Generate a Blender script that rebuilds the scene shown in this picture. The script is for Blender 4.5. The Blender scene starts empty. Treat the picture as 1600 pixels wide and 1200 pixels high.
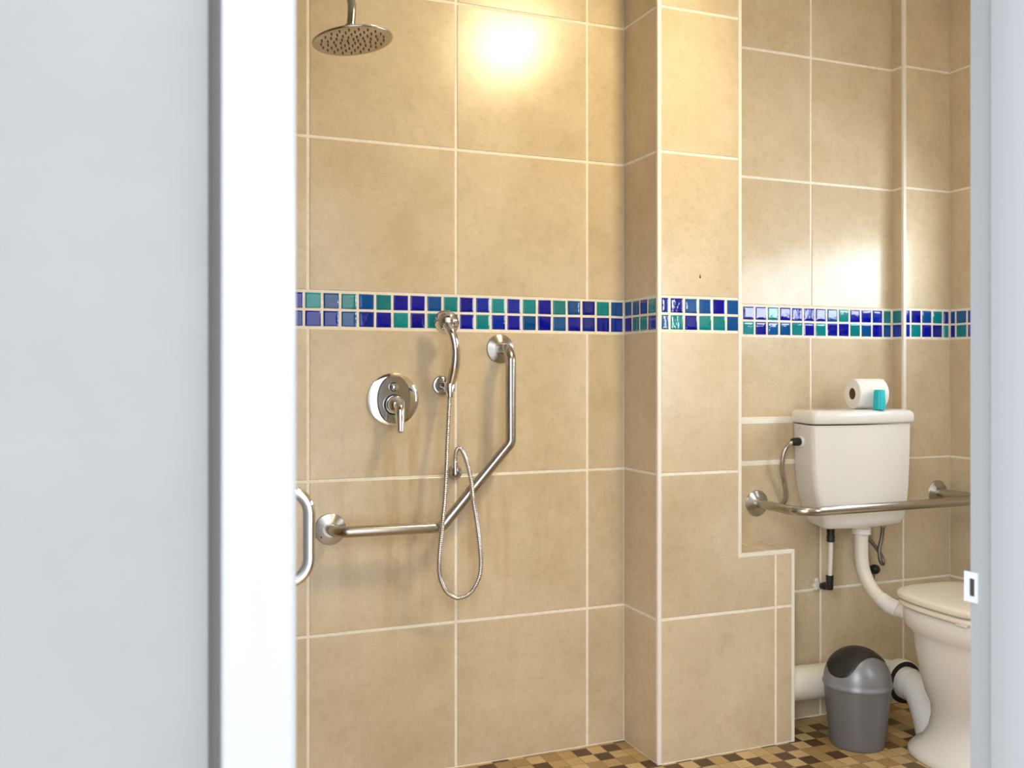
import bpy, math, random
from mathutils import Vector, Matrix
random.seed(7)
PI = math.pi
scene = bpy.context.scene
COL = scene.collection

# ------------------------------------------------------------------ room data (metres)
YA, YP, YC = 2.666, 2.4555, 2.610        # back wall, pillar front, boxed-in wall behind the toilet
XP0, XP1, XB = 1.457, 1.754, 1.9565      # pillar left, pillar right, low box right
XC, XR = 2.5575, 2.776                   # pipe boxing left edge, right wall
XL, YF, YH = -0.70, 0.925, 0.797          # left wall, bathroom face and hall face of the door wall
ZC = 2.78                                # ceiling
ZL, ZB = 1.021, 0.612                    # ledge above the cistern boxing, ledge of the low box
ROWS = [0.0, 0.4342, 0.8693, 1.3000, 1.4030, 1.8370, 2.2722, 2.7072, ZC]   # joints; 1.300-1.403 is the mosaic band

# ------------------------------------------------------------------ mesh builder
class MB:
    def __init__(self):
        self.v = []; self.f = []; self.m = []; self.a = []
    def face(self, idx, mat=0, r=0.0):
        self.f.append(tuple(idx)); self.m.append(mat); self.a.append(r)
    def quad(self, pts, mat=0, r=0.0):
        b = len(self.v); self.v.extend(tuple(p) for p in pts)
        self.face(range(b, b + len(pts)), mat, r)
    def box(self, x0, x1, y0, y1, z0, z1, mat=0, bev=0.0):
        if bev <= 0:
            b = len(self.v)
            self.v += [(x0,y0,z0),(x1,y0,z0),(x1,y1,z0),(x0,y1,z0),(x0,y0,z1),(x1,y0,z1),(x1,y1,z1),(x0,y1,z1)]
            for q in ((0,3,2,1),(4,5,6,7),(0,1,5,4),(1,2,6,5),(2,3,7,6),(3,0,4,7)):
                self.face([b+i for i in q], mat)
        else:
            c = ((x0+x1)/2,(y0+y1)/2)
            def ring(z, o):
                return [(x0+o,y0+bev,z),(x0+bev,y0+o,z),(x1-bev,y0+o,z),(x1-o,y0+bev,z),(x1-o,y1-bev,z),(x1-bev,y1-o,z),(x0+bev,y1-o,z),(x0+o,y1-bev,z)]
            def ringi(z):
                e = bev
                return [(x0+e,y0+e,z),(x0+e,y0+e,z),(x1-e,y0+e,z),(x1-e,y0+e,z),(x1-e,y1-e,z),(x1-e,y1-e,z),(x0+e,y1-e,z),(x0+e,y1-e,z)]
            self.loft([ring(z0+bev,0), ring(z1-bev,0)], mat, closed=True, cap=False)
            for z, zz in ((z0, z0+bev), (z1, z1-bev)):
                b = len(self.v); self.v += ring(zz,0); b2 = len(self.v)
                self.v += [(x0+bev,y0+bev,z),(x1-bev,y0+bev,z),(x1-bev,y1-bev,z),(x0+bev,y1-bev,z)]
                g = [0,0,1,1,2,2,3,3]
                for i in range(8):
                    j = (i+1) % 8
                    if g[i] == g[j]: self.face([b+i, b+j, b2+g[i]], mat)
                    else: self.face([b+i, b+j, b2+g[j], b2+g[i]], mat)
                self.face([b2,b2+1,b2+2,b2+3], mat)
    def loft(self, rings, mat=0, closed=True, cap=True, capmat=None):
        n = len(rings[0]); b = len(self.v)
        for r in rings: self.v.extend(tuple(p) for p in r)
        for k in range(len(rings)-1):
            for i in range(n if closed else n-1):
                j = (i+1) % n
                self.face([b+k*n+i, b+k*n+j, b+(k+1)*n+j, b+(k+1)*n+i], mat)
        if cap:
            self.face([b+i for i in range(n)][::-1], mat if capmat is None else capmat)
            e = b+(len(rings)-1)*n
            self.face([e+i for i in range(n)], mat if capmat is None else capmat)
    def lathe(self, prof, origin=(0,0,0), axis=(0,0,1), n=48, mat=0, closed_prof=False, cap=True):
        ax = Vector(axis).normalized(); o = Vector(origin)
        t = Vector((1,0,0)) if abs(ax.x) < .9 else Vector((0,1,0))
        u = ax.cross(t).normalized(); w = ax.cross(u)
        rings = []
        for r, h in prof:
            r = max(r, 1e-5)
            rings.append([o + ax*h + (u*math.cos(2*PI*i/n) + w*math.sin(2*PI*i/n))*r for i in range(n)])
        if closed_prof: rings.append(rings[0])
        self.loft(rings, mat, True, cap and not closed_prof)
    def tube(self, path, r, n=16, mat=0, cap=True):
        P = [Vector(p) for p in path]
        R = r if isinstance(r, (list, tuple)) else [r]*len(P)
        T = []
        for i in range(len(P)):
            a = P[max(i-1,0)]; c = P[min(i+1,len(P)-1)]
            T.append((c-a).normalized())
        t = Vector((0,0,1)) if abs(T[0].z) < .9 else Vector((1,0,0))
        u = T[0].cross(t).normalized(); rings = []
        for i in range(len(P)):
            u = (u - T[i]*u.dot(T[i])).normalized(); w = T[i].cross(u)
            rings.append([P[i] + (u*math.cos(2*PI*k/n) + w*math.sin(2*PI*k/n))*R[i] for k in range(n)])
        self.loft(rings, mat, True, cap)
    def build(self, name, mats, parent=None, smooth=40, subsurf=0):
        me = bpy.data.meshes.new(name)
        me.from_pydata(self.v, [], self.f)
        if not isinstance(mats, (list, tuple)): mats = [mats]
        for m in mats: me.materials.append(m)
        me.polygons.foreach_set('material_index', self.m)
        at = me.attributes.new('rnd', 'FLOAT', 'FACE'); at.data.foreach_set('value', self.a)
        import bmesh
        bm = bmesh.new(); bm.from_mesh(me)
        if smooth:
            bmesh.ops.remove_doubles(bm, verts=bm.verts, dist=2e-6)
        bmesh.ops.recalc_face_normals(bm, faces=bm.faces)
        bm.to_mesh(me); bm.free()
        o = bpy.data.objects.new(name, me); COL.objects.link(o)
        if smooth:
            for p in me.polygons: p.use_smooth = True
            try: me.set_sharp_from_angle(angle=math.radians(smooth))
            except Exception: pass
        if subsurf:
            s = o.modifiers.new('smooth', 'SUBSURF'); s.levels = subsurf; s.render_levels = subsurf
        if parent is not None:
            o.parent = parent
            o.matrix_parent_inverse = Matrix.Translation(-Vector(parent.location))
        return o

def tag(o, label=None, cat=None, group=None, kind=None):
    if label: o['label'] = label
    if cat: o['category'] = cat
    if group: o['group'] = group
    if kind: o['kind'] = kind
    return o
def thing(name, loc, label, cat, group=None):
    o = bpy.data.objects.new(name, None); COL.objects.link(o); o.location = loc
    o.empty_display_size = .05
    return tag(o, label, cat, group)
def struct(o, label, cat): return tag(o, label, cat, None, 'structure')

def smooth_path(pts, per=8):
    P = [Vector(p) for p in pts]; out = []
    for i in range(len(P)-1):
        p0 = P[max(i-1,0)]; p1 = P[i]; p2 = P[i+1]; p3 = P[min(i+2,len(P)-1)]
        for k in range(per):
            t = k/per
            out.append(.5*((2*p1)+(p2-p0)*t+(2*p0-5*p1+4*p2-p3)*t*t+(3*p1-p0-3*p2+p3)*t**3))
    out.append(P[-1]); return out
def fillet(pts, rad, n=10):
    P = [Vector(p) for p in pts]; out = [P[0]]
    for i in range(1, len(P)-1):
        d = rad[i-1] if isinstance(rad, (list,tuple)) else rad
        a = (P[i-1]-P[i]).normalized(); b = (P[i+1]-P[i]).normalized()
        ang = a.angle(b); L = d/math.tan(ang/2)
        s = P[i]+a*L; e = P[i]+b*L
        bis = (a+b).normalized(); c = P[i]+bis*(d/math.sin(ang/2))
        va = s-c; vb = e-c; tot = va.angle(vb); ax = va.cross(vb).normalized()
        for k in range(n+1):
            out.append(c + Matrix.Rotation(tot*k/n, 3, ax) @ va)
    out.append(P[-1]); return out
def resample(path, step):
    P = [Vector(p) for p in path]; out = [P[0]]; acc = 0
    for i in range(len(P)-1):
        a, b = P[i], P[i+1]; L = (b-a).length; pos = step-acc
        while pos <= L:
            out.append(a+(b-a)*(pos/L)); pos += step
        acc = (acc+L) % step
    return out

# ------------------------------------------------------------------ materials
def mat(name, base, rough=.5, metal=0.0, spec=.5, **kw):
    m = bpy.data.materials.new(name); m.use_nodes = True
    b = m.node_tree.nodes['Principled BSDF']
    b.inputs['Base Color'].default_value = (*base, 1)
    b.inputs['Roughness'].default_value = rough
    b.inputs['Metallic'].default_value = metal
    b.inputs['Specular IOR Level'].default_value = spec
    for k, v in kw.items(): b.inputs[k.replace('_',' ')].default_value = v
    return m
class N:                                   # tiny node helper
    def __init__(self, m):
        self.t = m.node_tree; self.b = self.t.nodes['Principled BSDF']
    def n(self, typ, **kw):
        x = self.t.nodes.new(typ)
        for k, v in kw.items():
            if hasattr(x, k): setattr(x, k, v)
            else: x.inputs[k].default_value = v
        return x
    def l(self, a, b): self.t.links.new(a, b)
    def coord(self): return self.n('ShaderNodeTexCoord').outputs['Object']
    def noise(self, co, scale, detail=4, rough=.6, sc=None):
        if sc:
            mp = self.n('ShaderNodeMapping'); mp.inputs['Scale'].default_value = sc
            self.l(co, mp.inputs['Vector']); co = mp.outputs['Vector']
        x = self.n('ShaderNodeTexNoise'); x.inputs['Scale'].default_value = scale
        x.inputs['Detail'].default_value = detail; x.inputs['Roughness'].default_value = rough
        self.l(co, x.inputs['Vector']); return x.outputs['Fac']
    def math(self, op, a, b=None, c=None):
        x = self.n('ShaderNodeMath', operation=op)
        for i, v in enumerate((a, b, c)):
            if v is None: continue
            if isinstance(v, (int, float)): x.inputs[i].default_value = v
            else: self.l(v, x.inputs[i])
        return x.outputs[0]
    def ramp(self, fac, stops, interp='LINEAR'):
        x = self.n('ShaderNodeValToRGB'); cr = x.color_ramp; cr.interpolation = interp
        while len(cr.elements) < len(stops): cr.elements.new(.5)
        for e, (p, c) in zip(cr.elements, stops):
            e.position = p; e.color = (*c, 1)
        self.l(fac, x.inputs['Fac']); return x.outputs['Color']
    def mix(self, fac, a, b, blend='MIX'):
        x = self.n('ShaderNodeMix', data_type='RGBA', blend_type=blend)
        for s, v in ((x.inputs[0], fac), (x.inputs[6], a), (x.inputs[7], b)):
            if isinstance(v, (int, float)): s.default_value = v
            elif isinstance(v, tuple): s.default_value = (*v, 1)
            else: self.l(v, s)
        return x.outputs[2]
    def bump(self, h, strength, dist=.002):
        x = self.n('ShaderNodeBump'); x.inputs['Strength'].default_value = strength
        x.inputs['Distance'].default_value = dist
        self.l(h, x.inputs['Height']); self.l(x.outputs['Normal'], self.b.inputs['Normal'])

TILE_C = (.655, .54, .372)
def tile_material():
    m = mat('beige_wall_tile', TILE_C, .27, 0, .56); k = N(m); co = k.coord()
    at = k.n('ShaderNodeAttribute', attribute_name='rnd').outputs['Fac']
    off = k.n('ShaderNodeVectorMath', operation='ADD'); k.l(co, off.inputs[0])
    cmb = k.n('ShaderNodeCombineXYZ'); s = k.math('MULTIPLY', at, 13.0)
    for i in range(3): k.l(s, cmb.inputs[i])
    k.l(cmb.outputs[0], off.inputs[1]); cv = off.outputs[0]
    a = k.noise(cv, 5.5, 6, .62); b = k.noise(cv, 38, 5, .7); c = k.noise(cv, 260, 2, .5)
    base = k.ramp(a, [(.30, (TILE_C[0]*.90, TILE_C[1]*.875, TILE_C[2]*.83)), (.5, TILE_C), (.70, (TILE_C[0]*1.09, TILE_C[1]*1.10, TILE_C[2]*1.13))])
    fine = k.ramp(b, [(.36, (.93,.925,.91)), (.5, (1,1,1)), (.68, (1.0,1.0,1.0))])
    base = k.mix(1.0, base, fine, 'MULTIPLY')
    sp = k.ramp(b, [(.58, (0,0,0)), (.74, (1,1,1))])
    base = k.mix(k.math('MULTIPLY', sp, .30), base, (.66,.545,.39))
    gr = k.ramp(c, [(.34, (.90,.89,.87)), (.5, (1,1,1))]); base = k.mix(.7, base, gr, 'MULTIPLY')
    # faint rusty water streaks on the tiles below the shower fittings
    sep = k.n('ShaderNodeSeparateXYZ'); k.l(co, sep.inputs[0])
    st = k.noise(co, 1.0, 5, .6, (17, 17, 1.9)); stc = k.ramp(st, [(.50, (0,0,0)), (.64, (1,1,1))])
    mx = k.ramp(k.math('ABSOLUTE', k.math('DIVIDE', k.math('SUBTRACT', sep.outputs['X'], .80), .55)), [(.25, (1,1,1)), (1.0, (0,0,0))])
    mz = k.ramp(k.math('ABSOLUTE', k.math('DIVIDE', k.math('SUBTRACT', sep.outputs['Z'], .80), .48)), [(.3, (1,1,1)), (1.0, (0,0,0))])
    my = k.math('GREATER_THAN', sep.outputs['Y'], YA-.01)
    msk = k.math('MULTIPLY', k.math('MULTIPLY', k.math('MULTIPLY', mx, mz), my), stc)
    base = k.mix(k.math('MULTIPLY', msk, .34), base, (.40,.25,.115))
    wt = k.noise(co, 1.0, 4, .6, (21, 21, 3.0)); wtc = k.ramp(wt, [(.54, (0,0,0)), (.70, (1,1,1))])
    msk2 = k.math('MULTIPLY', k.math('MULTIPLY', k.math('MULTIPLY', mx, mz), my), wtc)
    base = k.mix(k.math('MULTIPLY', msk2, .30), base, (.62,.56,.50))
    br = k.math('ADD', k.math('MULTIPLY', at, .06), .97)
    hv = k.n('ShaderNodeHueSaturation'); k.l(base, hv.inputs['Color']); k.l(br, hv.inputs['Value'])
    k.l(hv.outputs[0], k.b.inputs['Base Color'])
    rr = k.math('ADD', k.math('MULTIPLY', b, .07), .185); k.l(rr, k.b.inputs['Roughness'])
    k.bump(k.math('ADD', k.math('MULTIPLY', b, .5), k.math('MULTIPLY', c, .2)), .05, .001)
    return m
M = {}
M['tile'] = tile_material()
g = mat('cream_grout', (.9,.84,.73), .85, 0, .2); k = N(g); n_ = k.noise(k.coord(), 60, 3)
k.l(k.ramp(n_, [(.3, (.84,.76,.63)), (.6, (.91,.86,.76))]), k.b.inputs['Base Color']); M['grout'] = g
def glaze(name, c):
    m = mat(name, c, .03, 0, .7); k = N(m); co = k.coord()
    a = k.noise(co, 45, 3); at = k.n('ShaderNodeAttribute', attribute_name='rnd').outputs['Fac']
    f = k.math('ADD', k.math('MULTIPLY', a, .45), k.math('ADD', k.math('MULTIPLY', at, .35), .60))
    mm = k.n('ShaderNodeVectorMath', operation='SCALE'); mm.inputs[0].default_value = c; k.l(f, mm.inputs['Scale'])
    k.l(mm.outputs[0], k.b.inputs['Base Color'])
    w = k.noise(co, 70, 2, .5)
    k.bump(w, .15, .0016); return m
M['N'] = glaze('navy_glaze', (.0005,.003,.31))
M['U'] = glaze('cobalt_glaze', (.001,.022,.36))
M['P'] = glaze('petrol_glaze', (.001,.075,.30))
M['G'] = glaze('teal_glaze', (.001,.235,.275))
M['trim'] = mat('white_edge_trim', (.86,.82,.74), .4)
M['paint'] = mat('white_ceiling_paint', (.82,.81,.78), .7)
def plaster():
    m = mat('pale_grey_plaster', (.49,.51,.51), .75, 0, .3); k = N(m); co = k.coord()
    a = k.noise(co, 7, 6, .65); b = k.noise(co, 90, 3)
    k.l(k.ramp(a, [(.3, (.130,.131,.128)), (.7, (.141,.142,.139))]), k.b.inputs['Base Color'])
    k.bump(k.math('ADD', k.math('MULTIPLY', a, .7), k.math('MULTIPLY', b, .2)), .22, .004); return m
M['plaster'] = plaster()
def gloss_white():
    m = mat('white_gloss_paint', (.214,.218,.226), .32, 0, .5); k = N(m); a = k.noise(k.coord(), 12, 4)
    k.bump(a, .06, .002); return m
M['gloss'] = gloss_white()
M['chrome'] = mat('chrome', (.80,.80,.81), .055, 1.0)
M['dark_chrome'] = mat('worn_chrome', (.50,.50,.51), .13, 1.0)
def brushed():
    m = mat('brushed_steel', (.50,.475,.44), .25, 1.0); k = N(m); a = k.noise(k.coord(), 9, 2, .5)
    k.l(k.math('ADD', k.math('MULTIPLY', a, .08), .20), k.b.inputs['Roughness']); return m
M['steel'] = brushed()
def disc():
    m = mat('turned_steel', (.52,.50,.46), .30, 1.0, .5, Anisotropic=.85, Anisotropic_Rotation=.25); k = N(m)
    t = k.n('ShaderNodeTangent', direction_type='RADIAL', axis='Y'); k.l(t.outputs[0], k.b.inputs['Tangent']); return m
M['disc'] = disc()
M['hose'] = mat('ribbed_metal_hose', (.66,.65,.65), .22, 1.0)
M['nozzle'] = mat('grey_rubber_nozzle', (.10,.085,.065), .6)
M['facesteel'] = mat('polished_steel_face', (.44,.39,.33), .10, 1.0)
M['plate'] = mat('satin_plate', (.60,.62,.66), .4, .4)
M['ceramic'] = mat('white_ceramic', (.85,.83,.79), .10, 0, .5, Coat_Weight=.3, Coat_Roughness=.05)
M['seat'] = mat('cream_white_plastic', (.86,.80,.69), .22, 0, .5)
M['upvc'] = mat('aged_white_pipe', (.82,.78,.68), .38)
M['tape'] = mat('white_sealing_tape', (.85,.84,.80), .7)
M['black'] = mat('black_plastic', (.012,.012,.013), .45)
M['rubber'] = mat('black_rubber', (.008,.008,.008), .6)
M['braid'] = mat('braided_hose', (.20,.18,.15), .4, .8)
M['bin'] = mat('silver_grey_plastic', (.165,.167,.175), .38, .15)
M['binlid'] = mat('silver_lid_plastic', (.26,.27,.295), .33, .2)
M['flap'] = mat('charcoal_plastic', (.018,.016,.015), .42)
M['paper'] = mat('white_tissue', (.90,.88,.84), .95, 0, .1)
M['card'] = mat('brown_cardboard', (.22,.12,.05), .9)
M['cup'] = mat('turquoise_plastic', (.006,.60,.72), .28, 0, .5, Transmission_Weight=.15)
M['rust'] = mat('rust', (.12,.045,.015), .8)
M['putty'] = mat('white_filler', (.82,.78,.70), .8)
M['shade_strip'] = mat('dark_grey_shade', (.17,.16,.16), .8)
M['darkhole'] = mat('dark_recess', (.025,.02,.015), .7)
def floor_mosaic():
    m = mat('checked_floor_mosaic', (.4,.3,.15), .42); k = N(m); co = k.coord()
    sep = k.n('ShaderNodeSeparateXYZ'); k.l(co, sep.inputs[0]); P = .0514
    u = k.math('DIVIDE', k.math('SUBTRACT', sep.outputs['X'], 1.3665), P)
    w = k.math('DIVIDE', k.math('SUBTRACT', sep.outputs['Y'], 2.5515), P)
    cu, cw = k.math('FLOOR', u), k.math('FLOOR', w)
    cmb = k.n('ShaderNodeCombineXYZ'); k.l(cu, cmb.inputs[0]); k.l(cw, cmb.inputs[1])
    wn = k.n('ShaderNodeTexWhiteNoise', noise_dimensions='2D'); k.l(cmb.outputs[0], wn.inputs['Vector'])
    par = k.math('MODULO', k.math('ADD', k.math('ADD', cu, cw), 400.0), 2.0)
    light = k.ramp(wn.outputs['Value'], [(0, (.70,.50,.24)), (.40, (.56,.37,.155)), (.62, (.43,.28,.115)), (.80, (.62,.45,.22))], 'CONSTANT')
    dark = k.ramp(wn.outputs['Value'], [(0, (.105,.055,.024)), (.42, (.17,.095,.042)), (.58, (.43,.28,.115)), (.80, (.60,.42,.19))], 'CONSTANT')
    c = k.mix(par, light, dark)
    s = k.noise(co, 70, 4, .7); c = k.mix(.5, c, k.ramp(s, [(.3, (.68,.66,.62)), (.6, (1,1,1))]), 'MULTIPLY')
    fu = k.math('ABSOLUTE', k.math('SUBTRACT', k.math('FRACT', u), .5)); fw = k.math('ABSOLUTE', k.math('SUBTRACT', k.math('FRACT', w), .5))
    j = k.math('GREATER_THAN', k.math('MAXIMUM', fu, fw), .482)
    c = k.mix(j, c, (.20,.13,.07)); k.l(c, k.b.inputs['Base Color'])
    h = k.math('SUBTRACT', 1.0, j); k.bump(h, .4, .001); return m
M['floor'] = floor_mosaic()
hf = mat('grey_hall_screed', (.30,.30,.30), .6); M['hallfloor'] = hf
em = bpy.data.materials.new('frosted_daylit_glass'); em.use_nodes = True
b = em.node_tree.nodes['Principled BSDF']; b.inputs['Base Color'].default_value = (.8,.85,.9,1); b.inputs['Roughness'].default_value = .5
b.inputs['Emission Color'].default_value = (.80,.90,1.0,1); b.inputs['Emission Strength'].default_value = 12.0; M['glass'] = em
em2 = em.copy(); em2.name = 'frosted_side_glass'; em2.node_tree.nodes['Principled BSDF'].inputs['Emission Strength'].default_value = 18.0; M['glass2'] = em2
lm = bpy.data.materials.new('warm_lamp_glass'); lm.use_nodes = True
b = lm.node_tree.nodes['Principled BSDF']; b.inputs['Base Color'].default_value = (.9,.85,.7,1)
b.inputs['Emission Color'].default_value = (1.0,.78,.39,1); b.inputs['Emission Strength'].default_value = 42.0; M['lamp'] = lm

# ------------------------------------------------------------------ tiled surfaces
TM = ['grout','tile','N','U','P','G']
TMATS = [M[x] for x in TM]
class Surf:
    """a plane with origin, u/v axes and outward normal that receives bevelled tiles"""
    def __init__(self, mb, o, u, v, n):
        self.mb = mb; self.o, self.u, self.v, self.n = Vector(o), Vector(u), Vector(v), Vector(n)
    def p(self, a, b, c): return self.o + self.u*a + self.v*b + self.n*c
    def tile(self, a0, a1, b0, b1, mi, gap=.0086, bev=.0011, depth=.0016, tilt=0.0, pillow=0.0, ga0=None, ga1=None):
        h = gap/2
        a0 += h if ga0 is None else ga0; a1 -= h if ga1 is None else ga1; b0 += h; b1 -= h
        if a1-a0 < .004 or b1-b0 < .004: return
        mb = self.mb; b = len(mb.v); r = random.random()
        ta, tb = random.uniform(-tilt, tilt), random.uniform(-tilt, tilt)
        ca, cb = (a0+a1)/2, (b0+b1)/2
        def ring(i, c):
            return [self.p(x, y, c + (x-ca)*ta + (y-cb)*tb) for x, y in ((a0+i,b0+i),(a1-i,b0+i),(a1-i,b1-i),(a0+i,b1-i))]
        rings = [ring(0, -depth), ring(0, -bev*.6 - pillow), ring(bev, -pillow)]
        if pillow: rings = [ring(0, -depth), ring(0, -.0016-pillow), ring(.0014, -.0007-pillow*.8), ring(.0042, -.0001), ring(.009, 0)]
        for rg in rings: mb.v.extend(tuple(q) for q in rg)
        for kx in range(len(rings)-1):
            for i in range(4):
                j = (i+1) % 4
                mb.face([b+kx*4+i, b+kx*4+j, b+kx*4+4+j, b+kx*4+4+i], mi, r)
        e = b+(len(rings)-1)*4
        mb.face([e, e+1, e+2, e+3], mi, r)
    def grid(self, us, vs, skip=None, end0=.0015, end1=.0015):
        for i in range(len(us)-1):
            for j in range(len(vs)-1):
                if skip and skip(us[i], us[i+1], vs[j], vs[j+1]): continue
                self.tile(us[i], us[i+1], vs[j], vs[j+1], 1,
                          ga0=end0 if i == 0 else None, ga1=end1 if i == len(us)-2 else None)
    def mosaic(self, js, top, bottom, z0=1.300, z1=1.403):
        zm = (z0+z1)/2
        for row, b0, b1 in ((top, zm, z1-.001), (bottom, z0+.001, zm)):
            for i in range(len(js)-1):
                c = row[i] if i < len(row) else random.choice('NNUPG')
                self.tile(js[i], js[i+1], b0, b1, TM.index(c), gap=.0064, depth=.0028, tilt=.012, pillow=.0003)

def rows(z0, z1):
    return [(a, b) for a, b in zip(ROWS[:-1], ROWS[1:]) if not (abs(a-1.3) < 1e-6) and a >= z0-1e-6 and b <= z1+1e-6]
G_ = .0016
# ---- back wall: shower side, recess above the ledge, boxing below it and in the right corner
mb = MB()
mb.box(XL, XR+.10, YA+G_, YA+.10, 0, ZC)
mb.box(XP1, XR, YC+G_, YA+G_, 0, ZL)
mb.box(XC+G_, XR, YC+G_, YA+G_, ZL, ZC)
S = Surf(mb, (0,YA,0), (1,0,0), (0,0,1), (0,-1,0))
us = [XL, -.413, .022, .4572, .8927, 1.3272, XP0]
for a, b in rows(0, ZC): S.grid(us, [a, b])
P_ = .05068
js = [XL] + [.4455 - P_*k for k in range(22, 0, -1)] + [.4455 + P_*k for k in range(20)] + [XP0]
js = [j for j in js if XL <= j <= XP0]
nleft = sum(1 for j in js if j < .4455-.001) - 1
padt = [random.choice('NNUPG') for _ in range(nleft)]; padb = [random.choice('NNUPG') for _ in range(nleft)]
S.mosaic(js, padt + list('NGPGPGNNPGNUGUGNGPNGP'), padb + list('UNUPUNGNGPNGUNPNPNUNU'))
for a, b in ((ZL, 1.300),) + tuple(r for r in rows(1.4, ZC)): S.grid([XP1, 2.1955, XC+.002], [a, b])
jb = [XP1] + [1.9095 - P_*k for k in range(3, 0, -1)] + [1.9095 + P_*k for k in range(13)] + [XC]
S.mosaic(jb, list('NPGU') + list('NNGNNNNPGNNUG'), list('GNPN') + list('GNPPGNGNNGPNP'))
S = Surf(mb, (0,YC,0), (1,0,0), (0,0,1), (0,-1,0))
S.grid([XP1, 2.190, XC, XR], [0, ROWS[1]]); S.grid([XP1, 2.190, XC, XR], [ROWS[1], ROWS[2]+.002])
S.grid([XP1, 2.190], [ROWS[2]+.010, ZL]); S.grid([2.190, XC], [ROWS[2], ZL])
S.grid([XC, XR], [ROWS[2], 1.300])
for a, b in rows(1.4, ZC): S.grid([XC, XR], [a, b], end0=.004)
S.mosaic([XC+.006, 2.592, 2.6427, 2.6934, 2.744, XR], list('NNPGN'), list('UGNNG'))
S = Surf(mb, (XC,YA,0), (0,-1,0), (0,0,1), (-1,0,0))
for a, b in ((ZL, 1.300),) + tuple(rows(1.4, ZC)): S.grid([0, YA-YC], [a, b])
S.mosaic([0, YA-YC], 'G', 'U')
struct(mb.build('wall_back', TMATS, smooth=0), 'beige tiled back wall with blue and teal mosaic band', 'wall')

# ---- pillar with the low box beside it
mb = MB()
mb.box(XP0+G_, XP1-G_, YP+G_, YA+.001, 0, ZC)
mb.box(XP1-G_, XB-G_, YP+G_, YC+.001, 0, ZB-G_)
mb.box(XP1-G_, XP1+.004, YC-.001, YA+.001, 0, ZC)
S = Surf(mb, (0,YP,0), (1,0,0), (0,0,1), (0,-1,0))
for a, b in rows(0, ZC):
    if a < .2: S.grid([XP0+.012, 1.885, XB-.009], [a, b], end0=.0)
    elif a < .5:
        h = .0043; x0, x1, x2, z0, z1, z2 = XP0+.0135, XP1-.0105, 1.885-h, a+h, ZB-.0125, b-h    # notched tile around the ledge corner
        def ell(i, c): return [S.p(*q, c) for q in ((x0+i,z0+i),(x2-i,z0+i),(x2-i,z1-i),(x1-i,z1-i),(x1-i,z2-i),(x0+i,z2-i))]
        mb.loft([ell(0,-.0016), ell(0,-.0007), ell(.0011,0)], 1)
        S.grid([1.885, XB-.009], [a, ZB-.008], end0=.0043)
    else: S.grid([XP0+.012, XP1-.009], [a, b])
S.mosaic([XP0+.010, 1.498, 1.5485, 1.599, 1.649, 1.6995, XP1-.005], 'UNPPNP', 'PGNGGP')
S = Surf(mb, (XP0,YA,0), (0,-1,0), (0,0,1), (-1,0,0))
for a, b in rows(0, ZC): S.grid([0, YA-YP-.010], [a, b])
S.mosaic([0.002, .051, .099, .148, YA-YP-.009], 'PPNG', 'NGGU')
S = Surf(mb, (XP1,YP,0), (0,1,0), (0,0,1), (1,0,0))
for a, b in rows(.8, ZC): S.grid([.010, YA-YP], [a, b])
S.grid([.010, YC-YP], [ZB, ROWS[2]]); S.mosaic([.010, .06, .11, .16, YA-YP], 'NGPU', 'PNGN')
S = Surf(mb, (XB,YP,0), (0,1,0), (0,0,1), (1,0,0))
S.grid([.010, YC-YP], [0, ROWS[1]]); S.grid([.010, YC-YP], [ROWS[1], ZB-.01])
S = Surf(mb, (XP1,YP,ZB), (1,0,0), (0,1,0), (0,0,1))
S.grid([0, .11, XB-XP1-.009], [.010, YC-YP])
struct(mb.build('pillar', TMATS, smooth=0), 'beige tiled pillar with a low stepped box on its right', 'pillar')

# ---- white corner trims
def trim(i, label, *boxes):
    m_ = MB()
    for bx in boxes: m_.box(*bx, bev=.0015)
    struct(m_.build('trim_%d' % i, M['trim'], smooth=30), label, 'tile trim')
trim(1, 'white full-height edge trim on the left corner of the pillar', (XP0-.0015, XP0+.0125, YP-.0015, YP+.010, 0, ZC))
trim(2, 'white edge trim on the right corner of the pillar', (XP1-.011, XP1+.0015, YP-.0015, YP+.010, ZB-.002, ZC))
trim(3, 'white edge trim along the front of the low tiled ledge', (XP1-.011, XB+.001, YP-.0015, YP+.010, ZB-.0125, ZB+.0005))
trim(4, 'white edge trim down the right corner of the low box', (XB-.0105, XB+.001, YP-.0015, YP+.010, 0, ZB-.0125))
trim(5, 'white edge trim along the recess sill left of the cistern', (XP1+.0045, XC-.001, YC-.0015, YC+.012, ZL-.017, ZL+.001))
trim(6, 'white edge trim up the corner of the pipe boxing above the cistern', (XC-.0015, XC+.0125, YC-.0015, YC+.010, ZL-.017, ZC))

VX0, VX1, VZ0, VZ1 = 2.30, 2.455, .92, 1.78      # narrow frosted side window in the door wall
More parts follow.
